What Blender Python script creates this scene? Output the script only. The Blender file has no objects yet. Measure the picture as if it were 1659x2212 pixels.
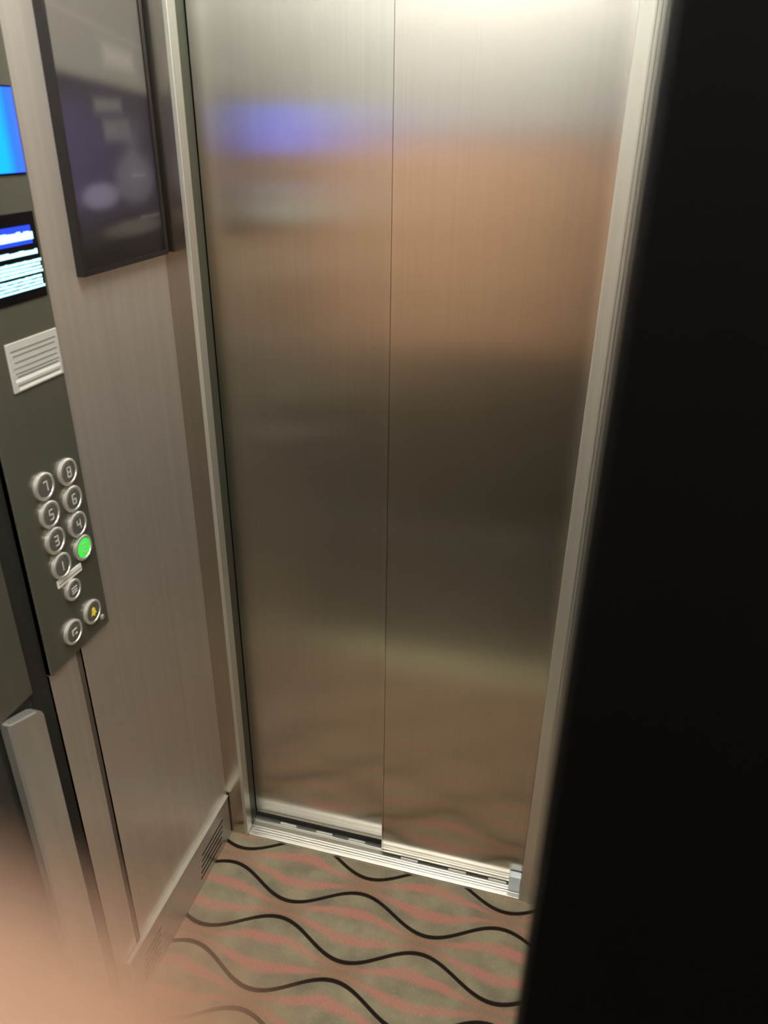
import bpy, bmesh, math, random
from mathutils import Matrix, Vector
random.seed(4)
SC = bpy.context.scene
C = SC.collection
S = 1.2            # metres per layout unit; every length below is in layout units
CAM_Z = 1.5

# ------------------------------------------------------------------ camera
cd = bpy.data.cameras.new('camera'); cam = bpy.data.objects.new('camera', cd); C.objects.link(cam)
R = Matrix(((0.9649, -0.1275, 0.2296), (0.2624, 0.4324, -0.8627), (0.0107, 0.8926, 0.4507)))
cam.matrix_world = Matrix.Translation(Vector((0, 0, CAM_Z)) * S) @ R.to_4x4()
cd.sensor_fit = 'VERTICAL'; cd.sensor_height = 34.6; cd.lens = 34.6 * 1662 / 2212
cd.clip_start = 0.002; cd.clip_end = 50
cd.dof.use_dof = True; cd.dof.focus_distance = 1.9; cd.dof.aperture_fstop = 4.3
SC.camera = cam

# ------------------------------------------------------------------ world, exposure
w = bpy.data.worlds.new('world'); SC.world = w; w.use_nodes = True
w.node_tree.nodes['Background'].inputs[0].default_value = (0.02, 0.02, 0.02, 1)
SC.view_settings.view_transform = 'Standard'; SC.view_settings.look = 'None'
SC.view_settings.gamma = 1; SC.view_settings.use_curve_mapping = False
SC.view_settings.exposure = 0.4
REAR = 36.0        # strength of the lamp added to brighten the rear wall
LAMP = 18.0         # strength of the ceiling diffusers

# ------------------------------------------------------------------ materials
def lin(c):
    return tuple((x / 255 / 12.92) if x / 255 <= .04045 else ((x / 255 + .055) / 1.055) ** 2.4 for x in c) + (1,)

def mat(name, col, rough=.5, metal=0, spec=.5, noise=0, nscale=(20, 20, 20), aniso=0, tangent=None, bump=0, emit=None, estr=0, rvar=0):
    m = bpy.data.materials.new(name); m.use_nodes = True
    n = m.node_tree.nodes; l = m.node_tree.links; b = n['Principled BSDF']
    b.inputs['Base Color'].default_value = lin(col)
    b.inputs['Roughness'].default_value = rough; b.inputs['Metallic'].default_value = metal
    b.inputs['Specular IOR Level'].default_value = spec
    if aniso:
        b.inputs['Anisotropic'].default_value = aniso
        t = n.new('ShaderNodeCombineXYZ')
        for i in range(3): t.inputs[i].default_value = tangent[i]
        l.new(t.outputs[0], b.inputs['Tangent'])
    if noise or bump or rvar:
        tc = n.new('ShaderNodeTexCoord'); mp = n.new('ShaderNodeMapping'); mp.inputs['Scale'].default_value = nscale
        nz = n.new('ShaderNodeTexNoise'); nz.inputs['Scale'].default_value = 1; nz.inputs['Detail'].default_value = 6
        l.new(tc.outputs['Object'], mp.inputs[0]); l.new(mp.outputs[0], nz.inputs[0])
        if noise:
            cr = n.new('ShaderNodeMapRange'); cr.inputs['From Min'].default_value = .3; cr.inputs['From Max'].default_value = .7
            cr.inputs['To Min'].default_value = 1 - noise; cr.inputs['To Max'].default_value = 1 + noise
            l.new(nz.outputs[0], cr.inputs[0])
            vm = n.new('ShaderNodeVectorMath'); vm.operation = 'SCALE'; vm.inputs[0].default_value = lin(col)[:3]
            l.new(cr.outputs[0], vm.inputs['Scale']); l.new(vm.outputs[0], b.inputs['Base Color'])
        if rvar:
            rr = n.new('ShaderNodeMapRange'); rr.inputs['To Min'].default_value = rough - rvar; rr.inputs['To Max'].default_value = rough + rvar
            l.new(nz.outputs[0], rr.inputs[0]); l.new(rr.outputs[0], b.inputs['Roughness'])
        if bump:
            bp = n.new('ShaderNodeBump'); bp.inputs['Strength'].default_value = bump; bp.inputs['Distance'].default_value = .002
            l.new(nz.outputs[0], bp.inputs['Height']); l.new(bp.outputs[0], b.inputs['Normal'])
    if emit:
        b.inputs['Emission Color'].default_value = lin(emit); b.inputs['Emission Strength'].default_value = estr
    return m

X_, Y_ = (1, 0, 0), (0, 1, 0)
M = {}
M['door'] = mat('brushed_door_steel', (206, 202, 194), .25, 1, aniso=.97, tangent=X_, noise=.04, nscale=(300, 300, 1.5))
M['door_near'] = mat('brushed_door_steel_near', (208, 203, 194), .25, 1, aniso=.97, tangent=X_, noise=.04, nscale=(300, 300, 1.5))
M['steel_left'] = mat('brushed_panel_steel', (208, 201, 191), .40, .7, aniso=.8, tangent=Y_, noise=.05, nscale=(300, 60, .8))
M['steel_ret'] = mat('polished_return_steel', (200, 194, 184), .22, 1, aniso=.6, tangent=X_, noise=.04, nscale=(200, 200, 1))
M['jamb'] = mat('jamb_steel', (206, 205, 192), .36, .7, noise=.04, nscale=(200, 200, 1))
M['plate'] = mat('kick_plate_steel', (208, 204, 200), .36, .8, aniso=.7, tangent=(0, 0, 1), noise=.05, nscale=(300, 2, 300))
M['pilaster'] = mat('pilaster_steel', (205, 205, 198), .28, .75, noise=.06, nscale=(30, 30, 3), bump=.5)
M['alu'] = mat('sill_aluminium', (240, 240, 232), .32, .85, noise=.05, nscale=(3, 300, 300))
M['darkfloor'] = mat('dark_rear_floor', (88, 82, 70), .6, noise=.1, nscale=(5, 5, 5))
M['threshold'] = mat('threshold_metal', (176, 172, 140), .5, .3, noise=.1, nscale=(6, 60, 6))
M['seam'] = mat('recess_brown', (105, 94, 82), .5, .3)
M['track'] = mat('track_grey', (165, 162, 150), .4, .6)
M['groove'] = mat('groove_dark', (30, 28, 24), .7)
M['cop'] = mat('dark_faceplate', (104, 105, 92), .34, .5, aniso=.5, tangent=Y_, noise=.06, nscale=(40, 40, 2))  # dark reflections in the steel are put into the base colour
M['black'] = mat('black_laminate', (2, 2, 2), .6, spec=.04)
M['blackwall'] = mat('dark_laminate', (52, 53, 48), .35, spec=.3)
M['gasket'] = mat('dark_jamb_return', (92, 95, 80), .45, .5)
M['chrome'] = mat('button_ring_steel', (235, 234, 226), .3, .7)
M['cap'] = mat('button_cap_steel', (140, 140, 132), .4, .7)
M['mark'] = mat('button_marking', (205, 204, 195), .5)
M['green'] = mat('green_lit_button', (70, 190, 70), .4, emit=(60, 225, 70), estr=.55)
M['yellow'] = mat('yellow_marking', (215, 190, 60), .5, emit=(220, 190, 50), estr=.25)
M['sign'] = mat('engraved_plate', (205, 206, 198), .45, .3)
M['signline'] = mat('engraving', (120, 118, 118), .6)
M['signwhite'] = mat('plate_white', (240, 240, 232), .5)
M['frame'] = mat('poster_frame', (26, 24, 24), .4)
M['glass_black'] = mat('display_black', (10, 10, 14), .15)
M['bluebar'] = mat('blue_lit_bar', (10, 30, 160), .5, emit=(25, 60, 225), estr=1.0)
M['text'] = mat('cyan_white_text', (150, 220, 235), .5, emit=(175, 240, 250), estr=1.15)
M['light_spot'] = mat('pale_blue_light_spot', (232, 246, 252), .4)
M['peach'] = mat('peach_wall_panel', (226, 190, 160), .5, noise=.10, nscale=(2, 2, 9))
M['greige'] = mat('dark_rear_panel', (128, 122, 108), .45, noise=.08, nscale=(2, 2, 6))
M['pale'] = mat('pale_upper_panel', (198, 200, 198), .5)
M['ceiling'] = mat('ceiling_white', (205, 200, 190), .7)
M['diffuser'] = mat('lamp_diffuser', (240, 236, 225), .6, emit=(254, 252, 246), estr=LAMP)
M['added_diffuser'] = mat('added_rear_diffuser', (240, 236, 225), .6, emit=(254, 252, 246), estr=REAR)
M['lampframe'] = mat('lamp_frame', (190, 188, 180), .4, .6)
M['rail'] = mat('handrail_steel', (200, 198, 190), .25, 1)

def screen_mat():
    m = bpy.data.materials.new('blue_lcd'); m.use_nodes = True
    n = m.node_tree.nodes; l = m.node_tree.links; b = n['Principled BSDF']
    b.inputs['Base Color'].default_value = (.005, .01, .03, 1); b.inputs['Roughness'].default_value = .2
    tc = n.new('ShaderNodeTexCoord'); sp = n.new('ShaderNodeSeparateXYZ'); l.new(tc.outputs['Object'], sp.inputs[0])
    mr = n.new('ShaderNodeMapRange'); mr.inputs['From Min'].default_value = (.817 - .78) * S; mr.inputs['From Max'].default_value = (.845 - .78) * S
    l.new(sp.outputs[1], mr.inputs[0])
    cr = n.new('ShaderNodeValToRGB'); e = cr.color_ramp.elements
    e[0].position = 0; e[0].color = (.0, .17, 1.6, 1); e[1].position = 1; e[1].color = (.018, .065, 1.6, 1)
    x = cr.color_ramp.elements.new(.6); x.color = (.008, .065, 1.6, 1)
    l.new(mr.outputs[0], cr.inputs[0]); l.new(cr.outputs[0], b.inputs['Emission Color']); b.inputs['Emission Strength'].default_value = 2.6
    return m
M['lcd'] = screen_mat()

def skin_mat():
    m = mat('skin', (104, 75, 55), .55, noise=.05, nscale=(60, 60, 60), bump=.2)
    b = m.node_tree.nodes['Principled BSDF']
    b.inputs['Subsurface Weight'].default_value = .15; b.inputs['Subsurface Radius'].default_value = (.01, .004, .002); b.inputs['Subsurface Scale'].default_value = .3
    return m
M['skin'] = skin_mat()

def carpet_mat():
    m = bpy.data.materials.new('wave_carpet'); m.use_nodes = True
    n = m.node_tree.nodes; l = m.node_tree.links; b = n['Principled BSDF']
    b.inputs['Roughness'].default_value = .95; b.inputs['Specular IOR Level'].default_value = .1
    def mth(op, a, c=None, d=None, clamp=False):
        q = n.new('ShaderNodeMath'); q.operation = op; q.use_clamp = clamp
        for i, v in enumerate((a, c, d)):
            if v is None: continue
            if isinstance(v, (int, float)): q.inputs[i].default_value = v
            else: l.new(v, q.inputs[i])
        return q.outputs[0]
    tc = n.new('ShaderNodeTexCoord')
    wn = n.new('ShaderNodeTexNoise'); wn.inputs['Scale'].default_value = 9; wn.inputs['Detail'].default_value = 3
    l.new(tc.outputs['Object'], wn.inputs[0])
    sp = n.new('ShaderNodeSeparateXYZ'); l.new(tc.outputs['Object'], sp.inputs[0])
    x = mth('DIVIDE', sp.outputs[0], S); y = mth('DIVIDE', sp.outputs[1], S)
    a = mth('MULTIPLY', mth('COSINE', mth('MULTIPLY', mth('ADD', x, .627), 2 * math.pi / .304)), .029 / .0985)
    v = mth('DIVIDE', mth('SUBTRACT', y, 1.045), .0985)
    def mod2(s): return mth('FLOORED_MODULO', s, 2.0)
    de = mod2(mth('SUBTRACT', v, a)); do = mod2(mth('SUBTRACT', mth('ADD', v, a), 1.0))
    db = mth('MINIMUM', de, do)
    da = mth('MINIMUM', mth('SUBTRACT', 2.0, de), mth('SUBTRACT', 2.0, do))
    gap = mth('ADD', db, da)
    t = mth('DIVIDE', db, gap)
    t = mth('ADD', t, mth('MULTIPLY', mth('SUBTRACT', wn.outputs[0], .5), .16))
    dist = mth('MINIMUM', db, da)
    line = mth('SUBTRACT', 1.0, mth('SMOOTH_MIN', mth('DIVIDE', mth('MAXIMUM', mth('SUBTRACT', dist, .034), 0.0), .024), 1.0, .1), clamp=True)
    def band(c, h, s):
        d = mth('ABSOLUTE', mth('SUBTRACT', t, c))
        return mth('SUBTRACT', 1.0, mth('DIVIDE', mth('SUBTRACT', d, h), s), clamp=True)
    pink = mth('MAXIMUM', band(.30, .045, .06), band(.70, .045, .06))
    # mottled yarn
    mp = n.new('ShaderNodeMapping'); mp.inputs['Scale'].default_value = (420, 110, 100); l.new(tc.outputs['Object'], mp.inputs[0])
    yn = n.new('ShaderNodeTexNoise'); yn.inputs['Scale'].default_value = 1; yn.inputs['Detail'].default_value = 4; l.new(mp.outputs[0], yn.inputs[0])
    bn = n.new('ShaderNodeTexNoise'); bn.inputs['Scale'].default_value = 14; bn.inputs['Detail'].default_value = 4; l.new(tc.outputs['Object'], bn.inputs[0])
    olive = n.new('ShaderNodeMix'); olive.data_type = 'RGBA'; olive.inputs[6].default_value = lin((162, 152, 124)); olive.inputs[7].default_value = lin((134, 127, 108))
    l.new(mth('MULTIPLY', mth('SUBTRACT', bn.outputs[0], .35), 3.0, clamp=True), olive.inputs[0])
    m1 = n.new('ShaderNodeMix'); m1.data_type = 'RGBA'; m1.inputs[7].default_value = lin((198, 134, 120))
    l.new(olive.outputs[2], m1.inputs[6]); l.new(mth('MULTIPLY', pink, mth('MULTIPLY', mth('ADD', bn.outputs[0], .35), .82, clamp=True), clamp=True), m1.inputs[0])
    # narrow places between two waves blend into a brownish pink
    m3 = n.new('ShaderNodeMix'); m3.data_type = 'RGBA'; m3.inputs[7].default_value = lin((152, 122, 98))
    l.new(m1.outputs[2], m3.inputs[6]); l.new(mth('MULTIPLY', mth('SUBTRACT', .85, gap), 1.6, clamp=True), m3.inputs[0])
    m2 = n.new('ShaderNodeMix'); m2.data_type = 'RGBA'; m2.inputs[7].default_value = lin((42, 32, 27))
    l.new(m3.outputs[2], m2.inputs[6]); l.new(line, m2.inputs[0])
    sc = n.new('ShaderNodeVectorMath'); sc.operation = 'SCALE'; l.new(m2.outputs[2], sc.inputs[0])
    l.new(mth('ADD', mth('MULTIPLY', yn.outputs[0], .5), .75), sc.inputs['Scale']); l.new(sc.outputs[0], b.inputs['Base Color'])
    bp = n.new('ShaderNodeBump'); bp.inputs['Strength'].default_value = .5; bp.inputs['Distance'].default_value = .003
    l.new(yn.outputs[0], bp.inputs['Height']); l.new(bp.outputs[0], b.inputs['Normal'])
    return m
M['carpet'] = carpet_mat()

# ------------------------------------------------------------------ mesh helpers (layout units)
def obj(name, bm, m, parent=None):
    me = bpy.data.meshes.new(name)
    off = Vector((0, 0, 0))
    p = parent
    while p is not None:
        off += p.location; p = p.parent
    for vtx in bm.verts: vtx.co = vtx.co * S - off
    bmesh.ops.recalc_face_normals(bm, faces=bm.faces)
    bm.to_mesh(me); bm.free()
    o = bpy.data.objects.new(name, me); C.objects.link(o)
    if m: me.materials.append(M[m] if isinstance(m, str) else m)
    if parent: o.parent = parent
    return o
def add_box(bm, x, y, z, bevel=0):
    g = bmesh.ops.create_cube(bm, size=1)['verts']
    for v in g:
        v.co = Vector(((x[0] + x[1]) / 2 + v.co.x * (x[1] - x[0]), (y[0] + y[1]) / 2 + v.co.y * (y[1] - y[0]), (z[0] + z[1]) / 2 + v.co.z * (z[1] - z[0])))
    if bevel:
        es = {e for v in g for e in v.link_edges}
        bmesh.ops.bevel(bm, geom=list(es), offset=bevel, segments=2, profile=.5, affect='EDGES')
    return bm
def box(name, x, y, z, m, parent=None, bevel=0):
    return obj(name, add_box(bmesh.new(), x, y, z, bevel), m, parent)
def prism_x(bm, pts, x0, x1):
    """outline of (y, z) points extruded along x"""
    a = [bm.verts.new((x0, y, z)) for y, z in pts]; b = [bm.verts.new((x1, y, z)) for y, z in pts]
    bm.faces.new(a); bm.faces.new(b[::-1])
    for i in range(len(pts)):
        j = (i + 1) % len(pts); bm.faces.new((a[i], b[i], b[j], a[j]))
    return bm
def lathe_x(bm, prof, cx, cy, cz, seg=32):
    """profile of (r, x) turned about the x axis through (cy, cz)"""
    rings = []
    for r, dx in prof:
        if r < 1e-6: rings.append([bm.verts.new((cx + dx, cy, cz))]); continue
        rings.append([bm.verts.new((cx + dx, cy + r * math.cos(2 * math.pi * k / seg), cz + r * math.sin(2 * math.pi * k / seg))) for k in range(seg)])
    for a, b in zip(rings, rings[1:]):
        for k in range(seg):
            j = (k + 1) % seg
            if len(a) == 1 and len(b) == 1: continue
            if len(a) == 1: bm.faces.new((a[0], b[k], b[j]))
            elif len(b) == 1: bm.faces.new((a[k], a[j], b[0]))
            else: bm.faces.new((a[k], b[k], b[j], a[j]))
    return bm
def struct(o): o['kind'] = 'structure'; return o
def thing(name, label, cat, loc, group=None):
    o = bpy.data.objects.new(name, None); C.objects.link(o); o.location = Vector(loc) * S
    o.empty_display_size = .05
    return tag(o, label, cat, group)
def tag(o, label, cat, group=None):
    o['label'] = label; o['category'] = cat
    if group: o['group'] = group
    return o

# ------------------------------------------------------------------ the car: floor, ceiling, walls
XL, XR, YB, YF, ZC = -.674, .66, -.35, 1.15, 2.05
struct(box('floor', (XL - .05, XR + .05), (.53, YF), (-.04, 0), 'carpet'))
struct(box('floor_rear', (XL - .05, XR + .05), (YB - .05, .40), (-.04, 0), 'darkfloor'))   # seen only as the dark zone mirrored in the doors
struct(box('trim_5', (XL - .05, XR + .05), (.40, .53), (-.04, .003), 'threshold'))
struct(box('ceiling', (XL - .05, XR + .05), (YB - .05, YF + .15), (ZC, ZC + .04), 'ceiling'))

# left wall: backing, then brushed steel panel beside the door, seams, dark laminate further back
wl = struct(box('wall_left', (XL - .05, XL - .006), (YB - .05, YF), (0, ZC), 'blackwall'))
box('panel', (XL - .006, XL), (.784, YF), (0, ZC), 'steel_left', wl)
box('panel', (XL - .006, XL - .001), (.711, .772), (0, .80), 'steel_left', wl)
box('seam', (XL - .006, XL - .003), (.772, .784), (0, .80), 'seam', wl)
box('panel', (XL - .006, XL - .001), (.50, .60), (0, ZC), 'blackwall', wl)
box('panel', (XL - .006, XL), (YB, .50), (0, .77), 'greige', wl)
box('panel', (XL - .006, XL + .002), (YB, .50), (.78, 1.47), 'peach', wl)
box('panel', (XL - .006, XL), (YB, .50), (1.48, ZC), 'pale', wl)

# narrow steel pilaster with a sloping bright top, left of the dark reveal
bm = prism_x(bmesh.new(), [(.612, 0), (.676, 0), (.676, .768), (.664, .781), (.612, .800)], XL - .006, XL + .012)
bmesh.ops.bevel(bm, geom=list(bm.edges), offset=.003, segments=2, affect='EDGES')
struct(obj('trim_1', bm, 'pilaster'))
struct(box('trim_2', (XL - .006, XL - .0045), (.676, .711), (0, 1.55), 'groove'))

# rear wall (behind the camera; seen blurred in the doors): dark dado, peach panel, pale frieze
wb = struct(box('wall_back', (XL - .05, XR + .05), (YB - .05, YB), (0, ZC), 'greige'))
box('panel', (XL, XR), (YB, YB + .008), (.11, .77), 'greige', wb)
box('panel', (XL, XR), (YB, YB + .010), (.78, 1.47), 'peach', wb)
box('panel', (XL, XR), (YB, YB + .008), (1.48, ZC), 'pale', wb)
struct(box('baseboard_back', (XL, XR), (YB, YB + .012), (0, .10), 'plate'))

# right side wall with dark cladding and the black partition edge close to the camera
wr = struct(box('wall_side', (XR, XR + .05), (YB - .05, YF), (0, ZC), 'pale'))
wr.name = 'wall_far_right'
box('panel', (XR - .008, XR), (YB, YF), (.78, 1.47), 'peach', wr)
box('panel', (XR - .006, XR), (YB, YF), (0, .77), 'greige', wr)
struct(box('wall_right', (.0060, XR), (.15, .20), (0, ZC), 'black'))

# front wall returns either side of the door
struct(box('wall_front', (XL - .05, -.632), (YF, YF + .05), (0, ZC), 'steel_ret'))
struct(box('wall_front_right', (.046, XR + .05), (YF, YF + .05), (0, ZC), 'steel_ret'))
struct(box('wall_front_top', (-.632, .046), (YF, YF + .04), (1.76, ZC), 'steel_ret'))
struct(box('wall_shaft', (XL - .05, XR + .05), (1.235, 1.26), (-.04, ZC), 'blackwall'))

# door jambs
j = struct(box('trim_3', (-.634, -.626), (YF - .003, 1.171), (0, 1.76), 'jamb', bevel=.0008))
box('gasket', (-.634, -.6295), (1.171, 1.2035), (0, 1.76), 'gasket', j)
bm = add_box(bmesh.new(), (.006, .046), (YF, 1.176), (0, 1.76), .0015)
jr = struct(obj('trim_4', bm, 'jamb'))
for i in range(4):
    box('rib', (.024 + i * .0055, .0272 + i * .0055), (YF - .0025, YF), (0, 1.76), 'jamb', jr)

# ------------------------------------------------------------------ sliding doors
def door(name, x, y, z, m):
    d = box(name, x, y, z, m, bevel=.0012)
    return struct(d)
dl = door('door_1', (-.628, -.275), (1.204, 1.222), (.010, 1.80), 'door')
box('hem', (-.627, -.276), (1.2025, 1.204), (.012, .022), 'groove', dl)
dr = door('door_2', (-.310, .040), (1.1835, 1.2015), (.010, 1.80), 'door_near')
box('edge_strip', (-.3112, -.3080), (1.1835, 1.2015), (.010, 1.80), 'door', dr)

# sill with two tracks
sill = thing('door_sill', 'bright ribbed aluminium door sill with two tracks between carpet and doors', 'sill', (-.3, 1.15, 0))
box('sill_plate', (-.632, .046), (1.150, 1.232), (-.04, .0015), 'alu', sill)
for k, (y0, y1, h) in enumerate([(1.150, 1.1595, .0070), (1.1615, 1.1655, .0060), (1.1675, 1.1720, .0068), (1.1745, 1.1785, .0060),
                                 (1.1935, 1.1965, .0065), (1.2255, 1.231, .006)]):
    box('ridge', (-.6255 if y0 < 1.168 else -.6295, .0055 if y0 < 1.17 else .046), (y0, y1), (.0015, h), 'alu', sill, bevel=.0006)
box('track_groove', (-.6295, .0055), (1.1800, 1.1920), (.0015, .0022), 'track', sill)
# white blocks below the panels, painted stand-ins for broken light reflections
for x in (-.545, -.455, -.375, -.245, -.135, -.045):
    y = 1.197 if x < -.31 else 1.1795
    box('glint_block', (x - .02, x + .02), (y, y + .003), (.0022, .0098), 'signwhite', sill, bevel=.0005)

tag(box('light_spot_block', (-.020, .0053), (1.166, 1.182), (.0071, .050), 'light_spot', bevel=.002),
    'small pale blue-white block standing in for a spot of light at the foot of the right door jamb', 'block')  # added block, its pale colour stands in for a spot of light

# ------------------------------------------------------------------ base plate on the left wall with vent slots
bp_ = box('baseboard_left', (XL, XL + .006), (.733, 1.145), (0, .121), 'plate', bevel=.0012)
struct(bp_)
box('lip', (XL, XL + .0085), (.733, 1.145), (.121, .1235), 'jamb', bp_)
for y0, y1 in ((1.005, 1.105), (.772, .832)):
    for k in range(5):
        sh = (k - 2) * .004
        box('slot', (XL + .006, XL + .0066), (y0 + sh, y1 + sh), (.022 + k * .014, .0255 + k * .014), 'groove', bp_)

# ------------------------------------------------------------------ poster in a frame
def poster_print(parent, y0, y1, z0, z1):
    NX, NZ = 60, 120
    me = bpy.data.meshes.new('print'); off = parent.location
    vs, fs, cols = [], [], []
    def soft(d, s): return 1 / (1 + math.exp(max(-40, min(40, d / s))))
    def shape(y, z):
        u = (y - y0) / (y1 - y0)
        base = [46, 43, 43]
        purple = soft(abs(z - 1.455) - .075, .014) * (1 - .55 * u)
        base = [b + (q - b) * purple for b, q in zip(base, (70, 62, 92))]
        def mixc(c, k):
            for i in range(3): base[i] += (c[i] - base[i]) * k
        top = soft(1.553 - z - .02 * u, .003); mixc((122, 118, 110), top)
        mixc((158, 155, 148), soft(max(abs(y - 1.07) - .035, abs(z - 1.575 + .1 * (y - 1.07)) - .012), .004) * .8)
        mixc((150, 146, 138), soft(abs(z - 1.605 + .16 * (y - 1.05)) - .0015, .0012) * .5)
        mixc((112, 112, 106), soft(max(abs(y - 1.03) - .032, abs(z - 1.518) - .008), .0025) * .8)
        mixc((108, 108, 106), soft(max(abs(y - 1.045) - .032, abs(z - 1.488) - .013), .0025) * .8)
        mixc((92, 88, 100), soft(max(abs(y - 1.075) - .018, abs(z - 1.455) - .035), .008) * .8)
        mixc((106, 103, 116), soft(((y - 1.075) / .05) ** 2 + ((z - 1.425) / .032) ** 2 - 1, .22) * .8)
        mixc((132, 128, 150), soft(((y - .985) / .042) ** 2 + ((z - 1.408) / .016) ** 2 - 1, .3) * .85)
        mixc((150, 148, 150), soft(max(abs(y - 1.085) - .018, abs(z - 1.430) - .0012), .001) * .7)
        mixc((98, 93, 88), soft(((y - 1.06) / .075) ** 2 + ((z - 1.360) / .011) ** 2 - 1, .3) * .9)
        mixc((140, 138, 130), soft(max(abs(y - 1.105) - .028, abs(z - 1.372) - .0016), .0012) * .6)
        mixc((30, 26, 27), soft(z - 1.342, .006) * .8)
        return base
    for j_ in range(NZ + 1):
        for i in range(NX + 1):
            y = y0 + (y1 - y0) * i / NX; z = z0 + (z1 - z0) * j_ / NZ
            vs.append(Vector((XL + .0095, y, z)) * S - off); cols.append(lin([c_ * .86 for c_ in shape(y, z)]))
    for j_ in range(NZ):
        for i in range(NX):
            a = j_ * (NX + 1) + i; fs.append((a, a + 1, a + NX + 2, a + NX + 1))
    me.from_pydata(vs, [], fs)
    ca = me.color_attributes.new('print', 'FLOAT_COLOR', 'POINT')
    for i, c in enumerate(cols): ca.data[i].color = c
    m = mat('poster_print', (50, 50, 50), .4, spec=.3)
    at = m.node_tree.nodes.new('ShaderNodeAttribute'); at.attribute_name = 'print'
    m.node_tree.links.new(at.outputs['Color'], m.node_tree.nodes['Principled BSDF'].inputs['Base Color'])
    me.materials.append(m)
    o = bpy.data.objects.new('print', me); C.objects.link(o); o.parent = parent
    return o
po = thing('poster', 'framed dark poster with purple tones on the steel wall beside the control panel', 'poster', (XL, 1.03, 1.312))
PY0, PY1, PZ0, PZ1 = .918, 1.140, 1.312, 1.78
box('backing_board', (XL, XL + .0085), (PY0 + .002, PY1 - .002), (PZ0 + .002, PZ1 - .002), 'frame', po)
poster_print(po, PY0 + .007, PY1 - .007, PZ0 + .007, PZ1 - .007)
for y, z in (((PY0, PY0 + .007), (PZ0, PZ1)), ((PY1 - .007, PY1), (PZ0, PZ1)), ((PY0 + .007, PY1 - .007), (PZ0, PZ0 + .007)), ((PY0 + .007, PY1 - .007), (PZ1 - .007, PZ1))):
    box('frame_rail', (XL, XL + .012), y, z, 'frame', po)

# ------------------------------------------------------------------ car operating panel
cop = thing('control_panel', 'tall dark elevator control panel on the left wall beside the poster', 'control panel', (XL, .78, .788))
CX = XL + .004
bm = add_box(bmesh.new(), (XL - .006, CX), (.711, .853), (.800, ZC - .06), .0015)
obj('faceplate', bm, 'cop', cop)
box('side_plate', (XL - .0045, XL + .001), (.600, .674), (.80, ZC - .06), 'cop', cop)
# blue screen
box('screen_bezel', (CX, CX + .0015), (.722, .848), (1.442, 1.534), 'glass_black', cop, bevel=.0006)
bm = add_box(bmesh.new(), (CX + .0015, CX + .0022), (.724, .8465), (1.4445, 1.532))
lcd = obj('blue_screen', bm, None, cop)
lcd.data.materials.append(M['lcd'])
# text display
dp = box('text_display', (CX, CX + .0016), (.722, .8465), (1.302, 1.402), 'glass_black', cop, bevel=.0006)
box('blue_bar', (CX + .0016, CX + .0020), (.726, .836), (1.366, 1.387), 'bluebar', dp)
DX = CX + .0020
def text_row(y1, z, h, name='text_line', letters=True):
    bm = bmesh.new(); y = .728; r = random.Random(int(z * 1e4))
    while y < y1 - .003:
        wd = r.uniform(.004, .010); wd = min(wd, y1 - y); hh = h * r.uniform(.82, 1.08)
        add_box(bm, (DX, DX + .0004), (y, y + wd), (z - h / 2, z - h / 2 + hh)); y += wd + .0006
    return obj(name, bm, 'text', dp)
text_row(.838, 1.3755, .0095)
text_row(.841, 1.3565, .0060)
for z in (1.3460, 1.3418, 1.3376, 1.3334): text_row(.845, z, .0032)
for z in (1.3275, 1.3235, 1.3195, 1.3155): text_row(.844, z, .0030)

# engraved plate below the display
sg = box('notice_plate', (CX, CX + .002), (.754, .850), (1.200, 1.260), 'sign', cop, bevel=.0006)
for k, (z, h, m) in enumerate([(1.250, .0016, 'signline'), (1.244, .0014, 'signline'), (1.236, .0014, 'signline'), (1.229, .0012, 'signline'), (1.2225, .0014, 'signline'),
                               (1.2185, .0016, 'signline'), (1.2135, .0040, 'signwhite'), (1.2080, .0016, 'signline'), (1.2035, .003, 'signwhite')]):
    box('engraved_line', (CX + .002, CX + .0023), (.760 + .002 * (k % 3), .845 - .003 * (k % 2)), (z - h / 2, z + h / 2), m, sg)

# push buttons
def digit_bars(bm, y, z, kind, s=1):
    """short raised strokes standing for a marking too smeared to read"""
    w_, h_ = .0042 * s, .0085 * s
    seg = {'a': (0, 1), 'g': (0, 0), 'd': (0, -1)}
    for c in kind:
        if c in 'agd':
            zz = z + seg[c][1] * h_ / 1; add_box(bm, (BX, BX + .0005), (y - w_, y + w_), (zz - .0007, zz + .0007))
        else:
            yy = y + (w_ if c in 'bc' else -w_) * (1 if c != 'i' else 0); z0 = z if c in 'bf' else z - h_
            if c == 'i': z0, z1 = z - h_, z + h_
            else: z1 = z0 + h_
            add_box(bm, (BX, BX + .0005), (yy - .0008, yy + .0008), (z0, z1))
BX = CX + .0046
SEG = {'1': 'i', '2': 'abged', '3': 'abgcd', '4': 'fgbc', '5': 'afgcd', '6': 'afgcde', '7': 'abc', '8': 'abcdefg'}
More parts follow.
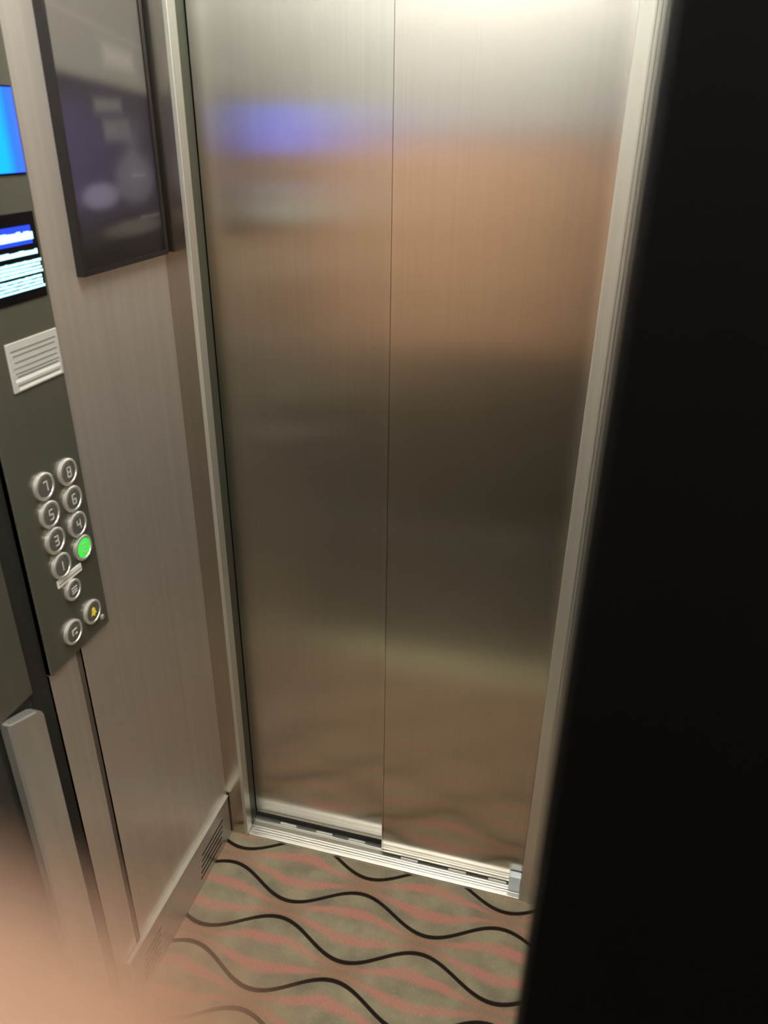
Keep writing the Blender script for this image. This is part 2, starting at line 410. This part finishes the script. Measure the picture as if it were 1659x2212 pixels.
def button(y, z, mk, cap='cap', r=.0193, marks='mark'):
    ring = lathe_x(bmesh.new(), [(r, 0), (r, .0035), (r - .0015, .0048), (r - .0040, .0048), (r - .0045, .0038), (r - .0045, 0)], CX, y, z)
    b = obj('button', ring, 'chrome', cop)
    face = lathe_x(bmesh.new(), [(r - .0050, 0), (r - .0050, .0035), (r - .0062, .0044), (0, .0046)], CX, y, z)
    obj('button_cap', face, cap, b)
    bm = bmesh.new()
    if mk == 'bell':
        prism_x(bm, [(y - .006, z - .004), (y + .006, z - .004), (y + .004, z), (y + .003, z + .006), (y, z + .008), (y - .003, z + .006), (y - .004, z)], BX, BX + .0006)
        add_box(bm, (BX, BX + .0006), (y - .0015, y + .0015), (z - .0065, z - .0045))
    elif mk == 'handset':
        add_box(bm, (BX, BX + .0006), (y - .0055, y + .0055), (z + .003, z + .0055))
        add_box(bm, (BX, BX + .0006), (y - .0055, y - .003), (z - .004, z + .003)); add_box(bm, (BX, BX + .0006), (y + .001, y + .0055), (z - .0045, z - .002))
    elif mk == 'bars':
        for dz in (-.004, 0, .004): add_box(bm, (BX, BX + .0005), (y - .006, y + .006), (z + dz - .0008, z + dz + .0008))
    else: digit_bars(bm, y, z, SEG[mk], .8)
    obj('marking', bm, marks, b)
    return b
for i, z in enumerate((1.069, 1.028, .988)):
    button(.820, z, '8642'[i])
    button(.770, z, '7531'[i])
gb = button(.822, .949, '2', 'green'); gb['label'] = 'green lit floor button'
button(.772, .947, '1')
button(.785, .900, 'bars', r=.0165)
bl = button(.816, .842, 'bell', marks='yellow'); bl['label'] = 'button with yellow marking'
button(.768, .838, 'handset')
tagp = box('legend_plate', (CX, CX + .002), (.758, .812), (.9170, .9290), 'signwhite', cop, bevel=.0005)
box('engraved_line', (CX + .002, CX + .0023), (.760, .810), (.9215, .9228), 'signline', tagp)
sc_ = lathe_x(bmesh.new(), [(.0045, 0), (.0045, .001), (.003, .0022), (0, .0024)], CX, .838, .818, 16)
obj('screw', sc_, 'chrome', cop)

# ------------------------------------------------------------------ ceiling light and added rear-wall lamp (out of frame; mirrored in the steel)
def ceiling_light(x, y, hx, hy, label, m):
    t = thing('ceiling_light', label, 'ceiling light', (x, y, ZC))
    box('diffuser', (x - hx, x + hx), (y - hy, y + hy), (ZC - .010, ZC - .004), m, t)
    bm = bmesh.new(); q = .014
    for a in ((x - hx - q, x - hx, y - hy - q, y + hy + q), (x + hx, x + hx + q, y - hy - q, y + hy + q), (x - hx, x + hx, y - hy - q, y - hy), (x - hx, x + hx, y + hy, y + hy + q)):
        add_box(bm, a[:2], a[2:], (ZC - .012, ZC))
    obj('frame', bm, 'lampframe', t)
ceiling_light(-.30, .78, .22, .16, 'square ceiling light panel above the carpet in front of the doors', 'diffuser')
ceiling_light(-.02, -.20, .60, .055, 'added long narrow lamp brightening the rear wall', 'added_diffuser')  # unseen lamp added to brighten the rear wall mirrored in the doors

# ------------------------------------------------------------------ the hand whose fingertip strays in front of the lens
# joints in millimetres in a frame at the lens (right, up, back), placed in the world once
def hand():
    Q = Matrix.Translation(Vector((0, 0, CAM_Z)) * S) @ R.to_4x4()
    pts, rad, ed = [], [], []
    def P(p, r): pts.append(Q @ (Vector(p) / 1000)); rad.append(r / 1000); return len(pts) - 1
    wrist = P((-120, -92, 48), 24); palm = P((-98, -70, 28), 26); mid = P((-88, -52, 14), 24)
    fore = P((-165, -150, 110), 30); elbow = P((-215, -215, 190), 36)
    ed += [(palm, wrist), (wrist, fore), (fore, elbow), (palm, mid)]
    def chain(root, joints):
        a = root
        for p, r in joints: b = P(p, r); ed.append((a, b)); a = b
    chain(mid, [((-74, -27, -3), 10), ((-48, -16, -20), 9), ((-26, -17.5, -26.5), 8.6), ((-9, -23.5, -27), 7.8), ((-5, -25, -27), 6.4)])
    chain(mid, [((-78, -46, -6), 10), ((-52, -42, -24), 9.4), ((-28, -43, -30), 8.8), ((-10, -46, -30), 7.8)])
    chain(mid, [((-82, -64, -6), 9.8), ((-58, -64, -24), 9), ((-36, -66, -30), 8.4), ((-19, -69, -30), 7.4)])
    chain(palm, [((-88, -84, -4), 9), ((-68, -86, -19), 7.8), ((-50, -88, -25), 7.2), ((-37, -91, -25), 6.4)])
    chain(palm, [((-84, -58, 44), 12), ((-66, -40, 54), 10.4), ((-50, -20, 55), 9)])
    base = Vector(pts[0])
    me = bpy.data.meshes.new('hand'); me.from_pydata([p - base for p in pts], ed, [])
    o = bpy.data.objects.new('hand', me); C.objects.link(o); o.location = base
    sk = o.modifiers.new('skin', 'SKIN')
    for i, r in enumerate(rad): me.skin_vertices[0].data[i].radius = (r, r)
    me.skin_vertices[0].data[1].use_root = True
    s = o.modifiers.new('sub', 'SUBSURF'); s.levels = 2; s.render_levels = 2
    dg = bpy.context.evaluated_depsgraph_get(); ev = bpy.data.meshes.new_from_object(o.evaluated_get(dg))
    o.modifiers.clear(); o.data = ev; ev.materials.clear(); ev.materials.append(M['skin'])
    for p in ev.polygons: p.use_smooth = True
    tag(o, 'bare hand with an out-of-focus fingertip at the lower left corner, close to the lens', 'hand')
    return o
hand()
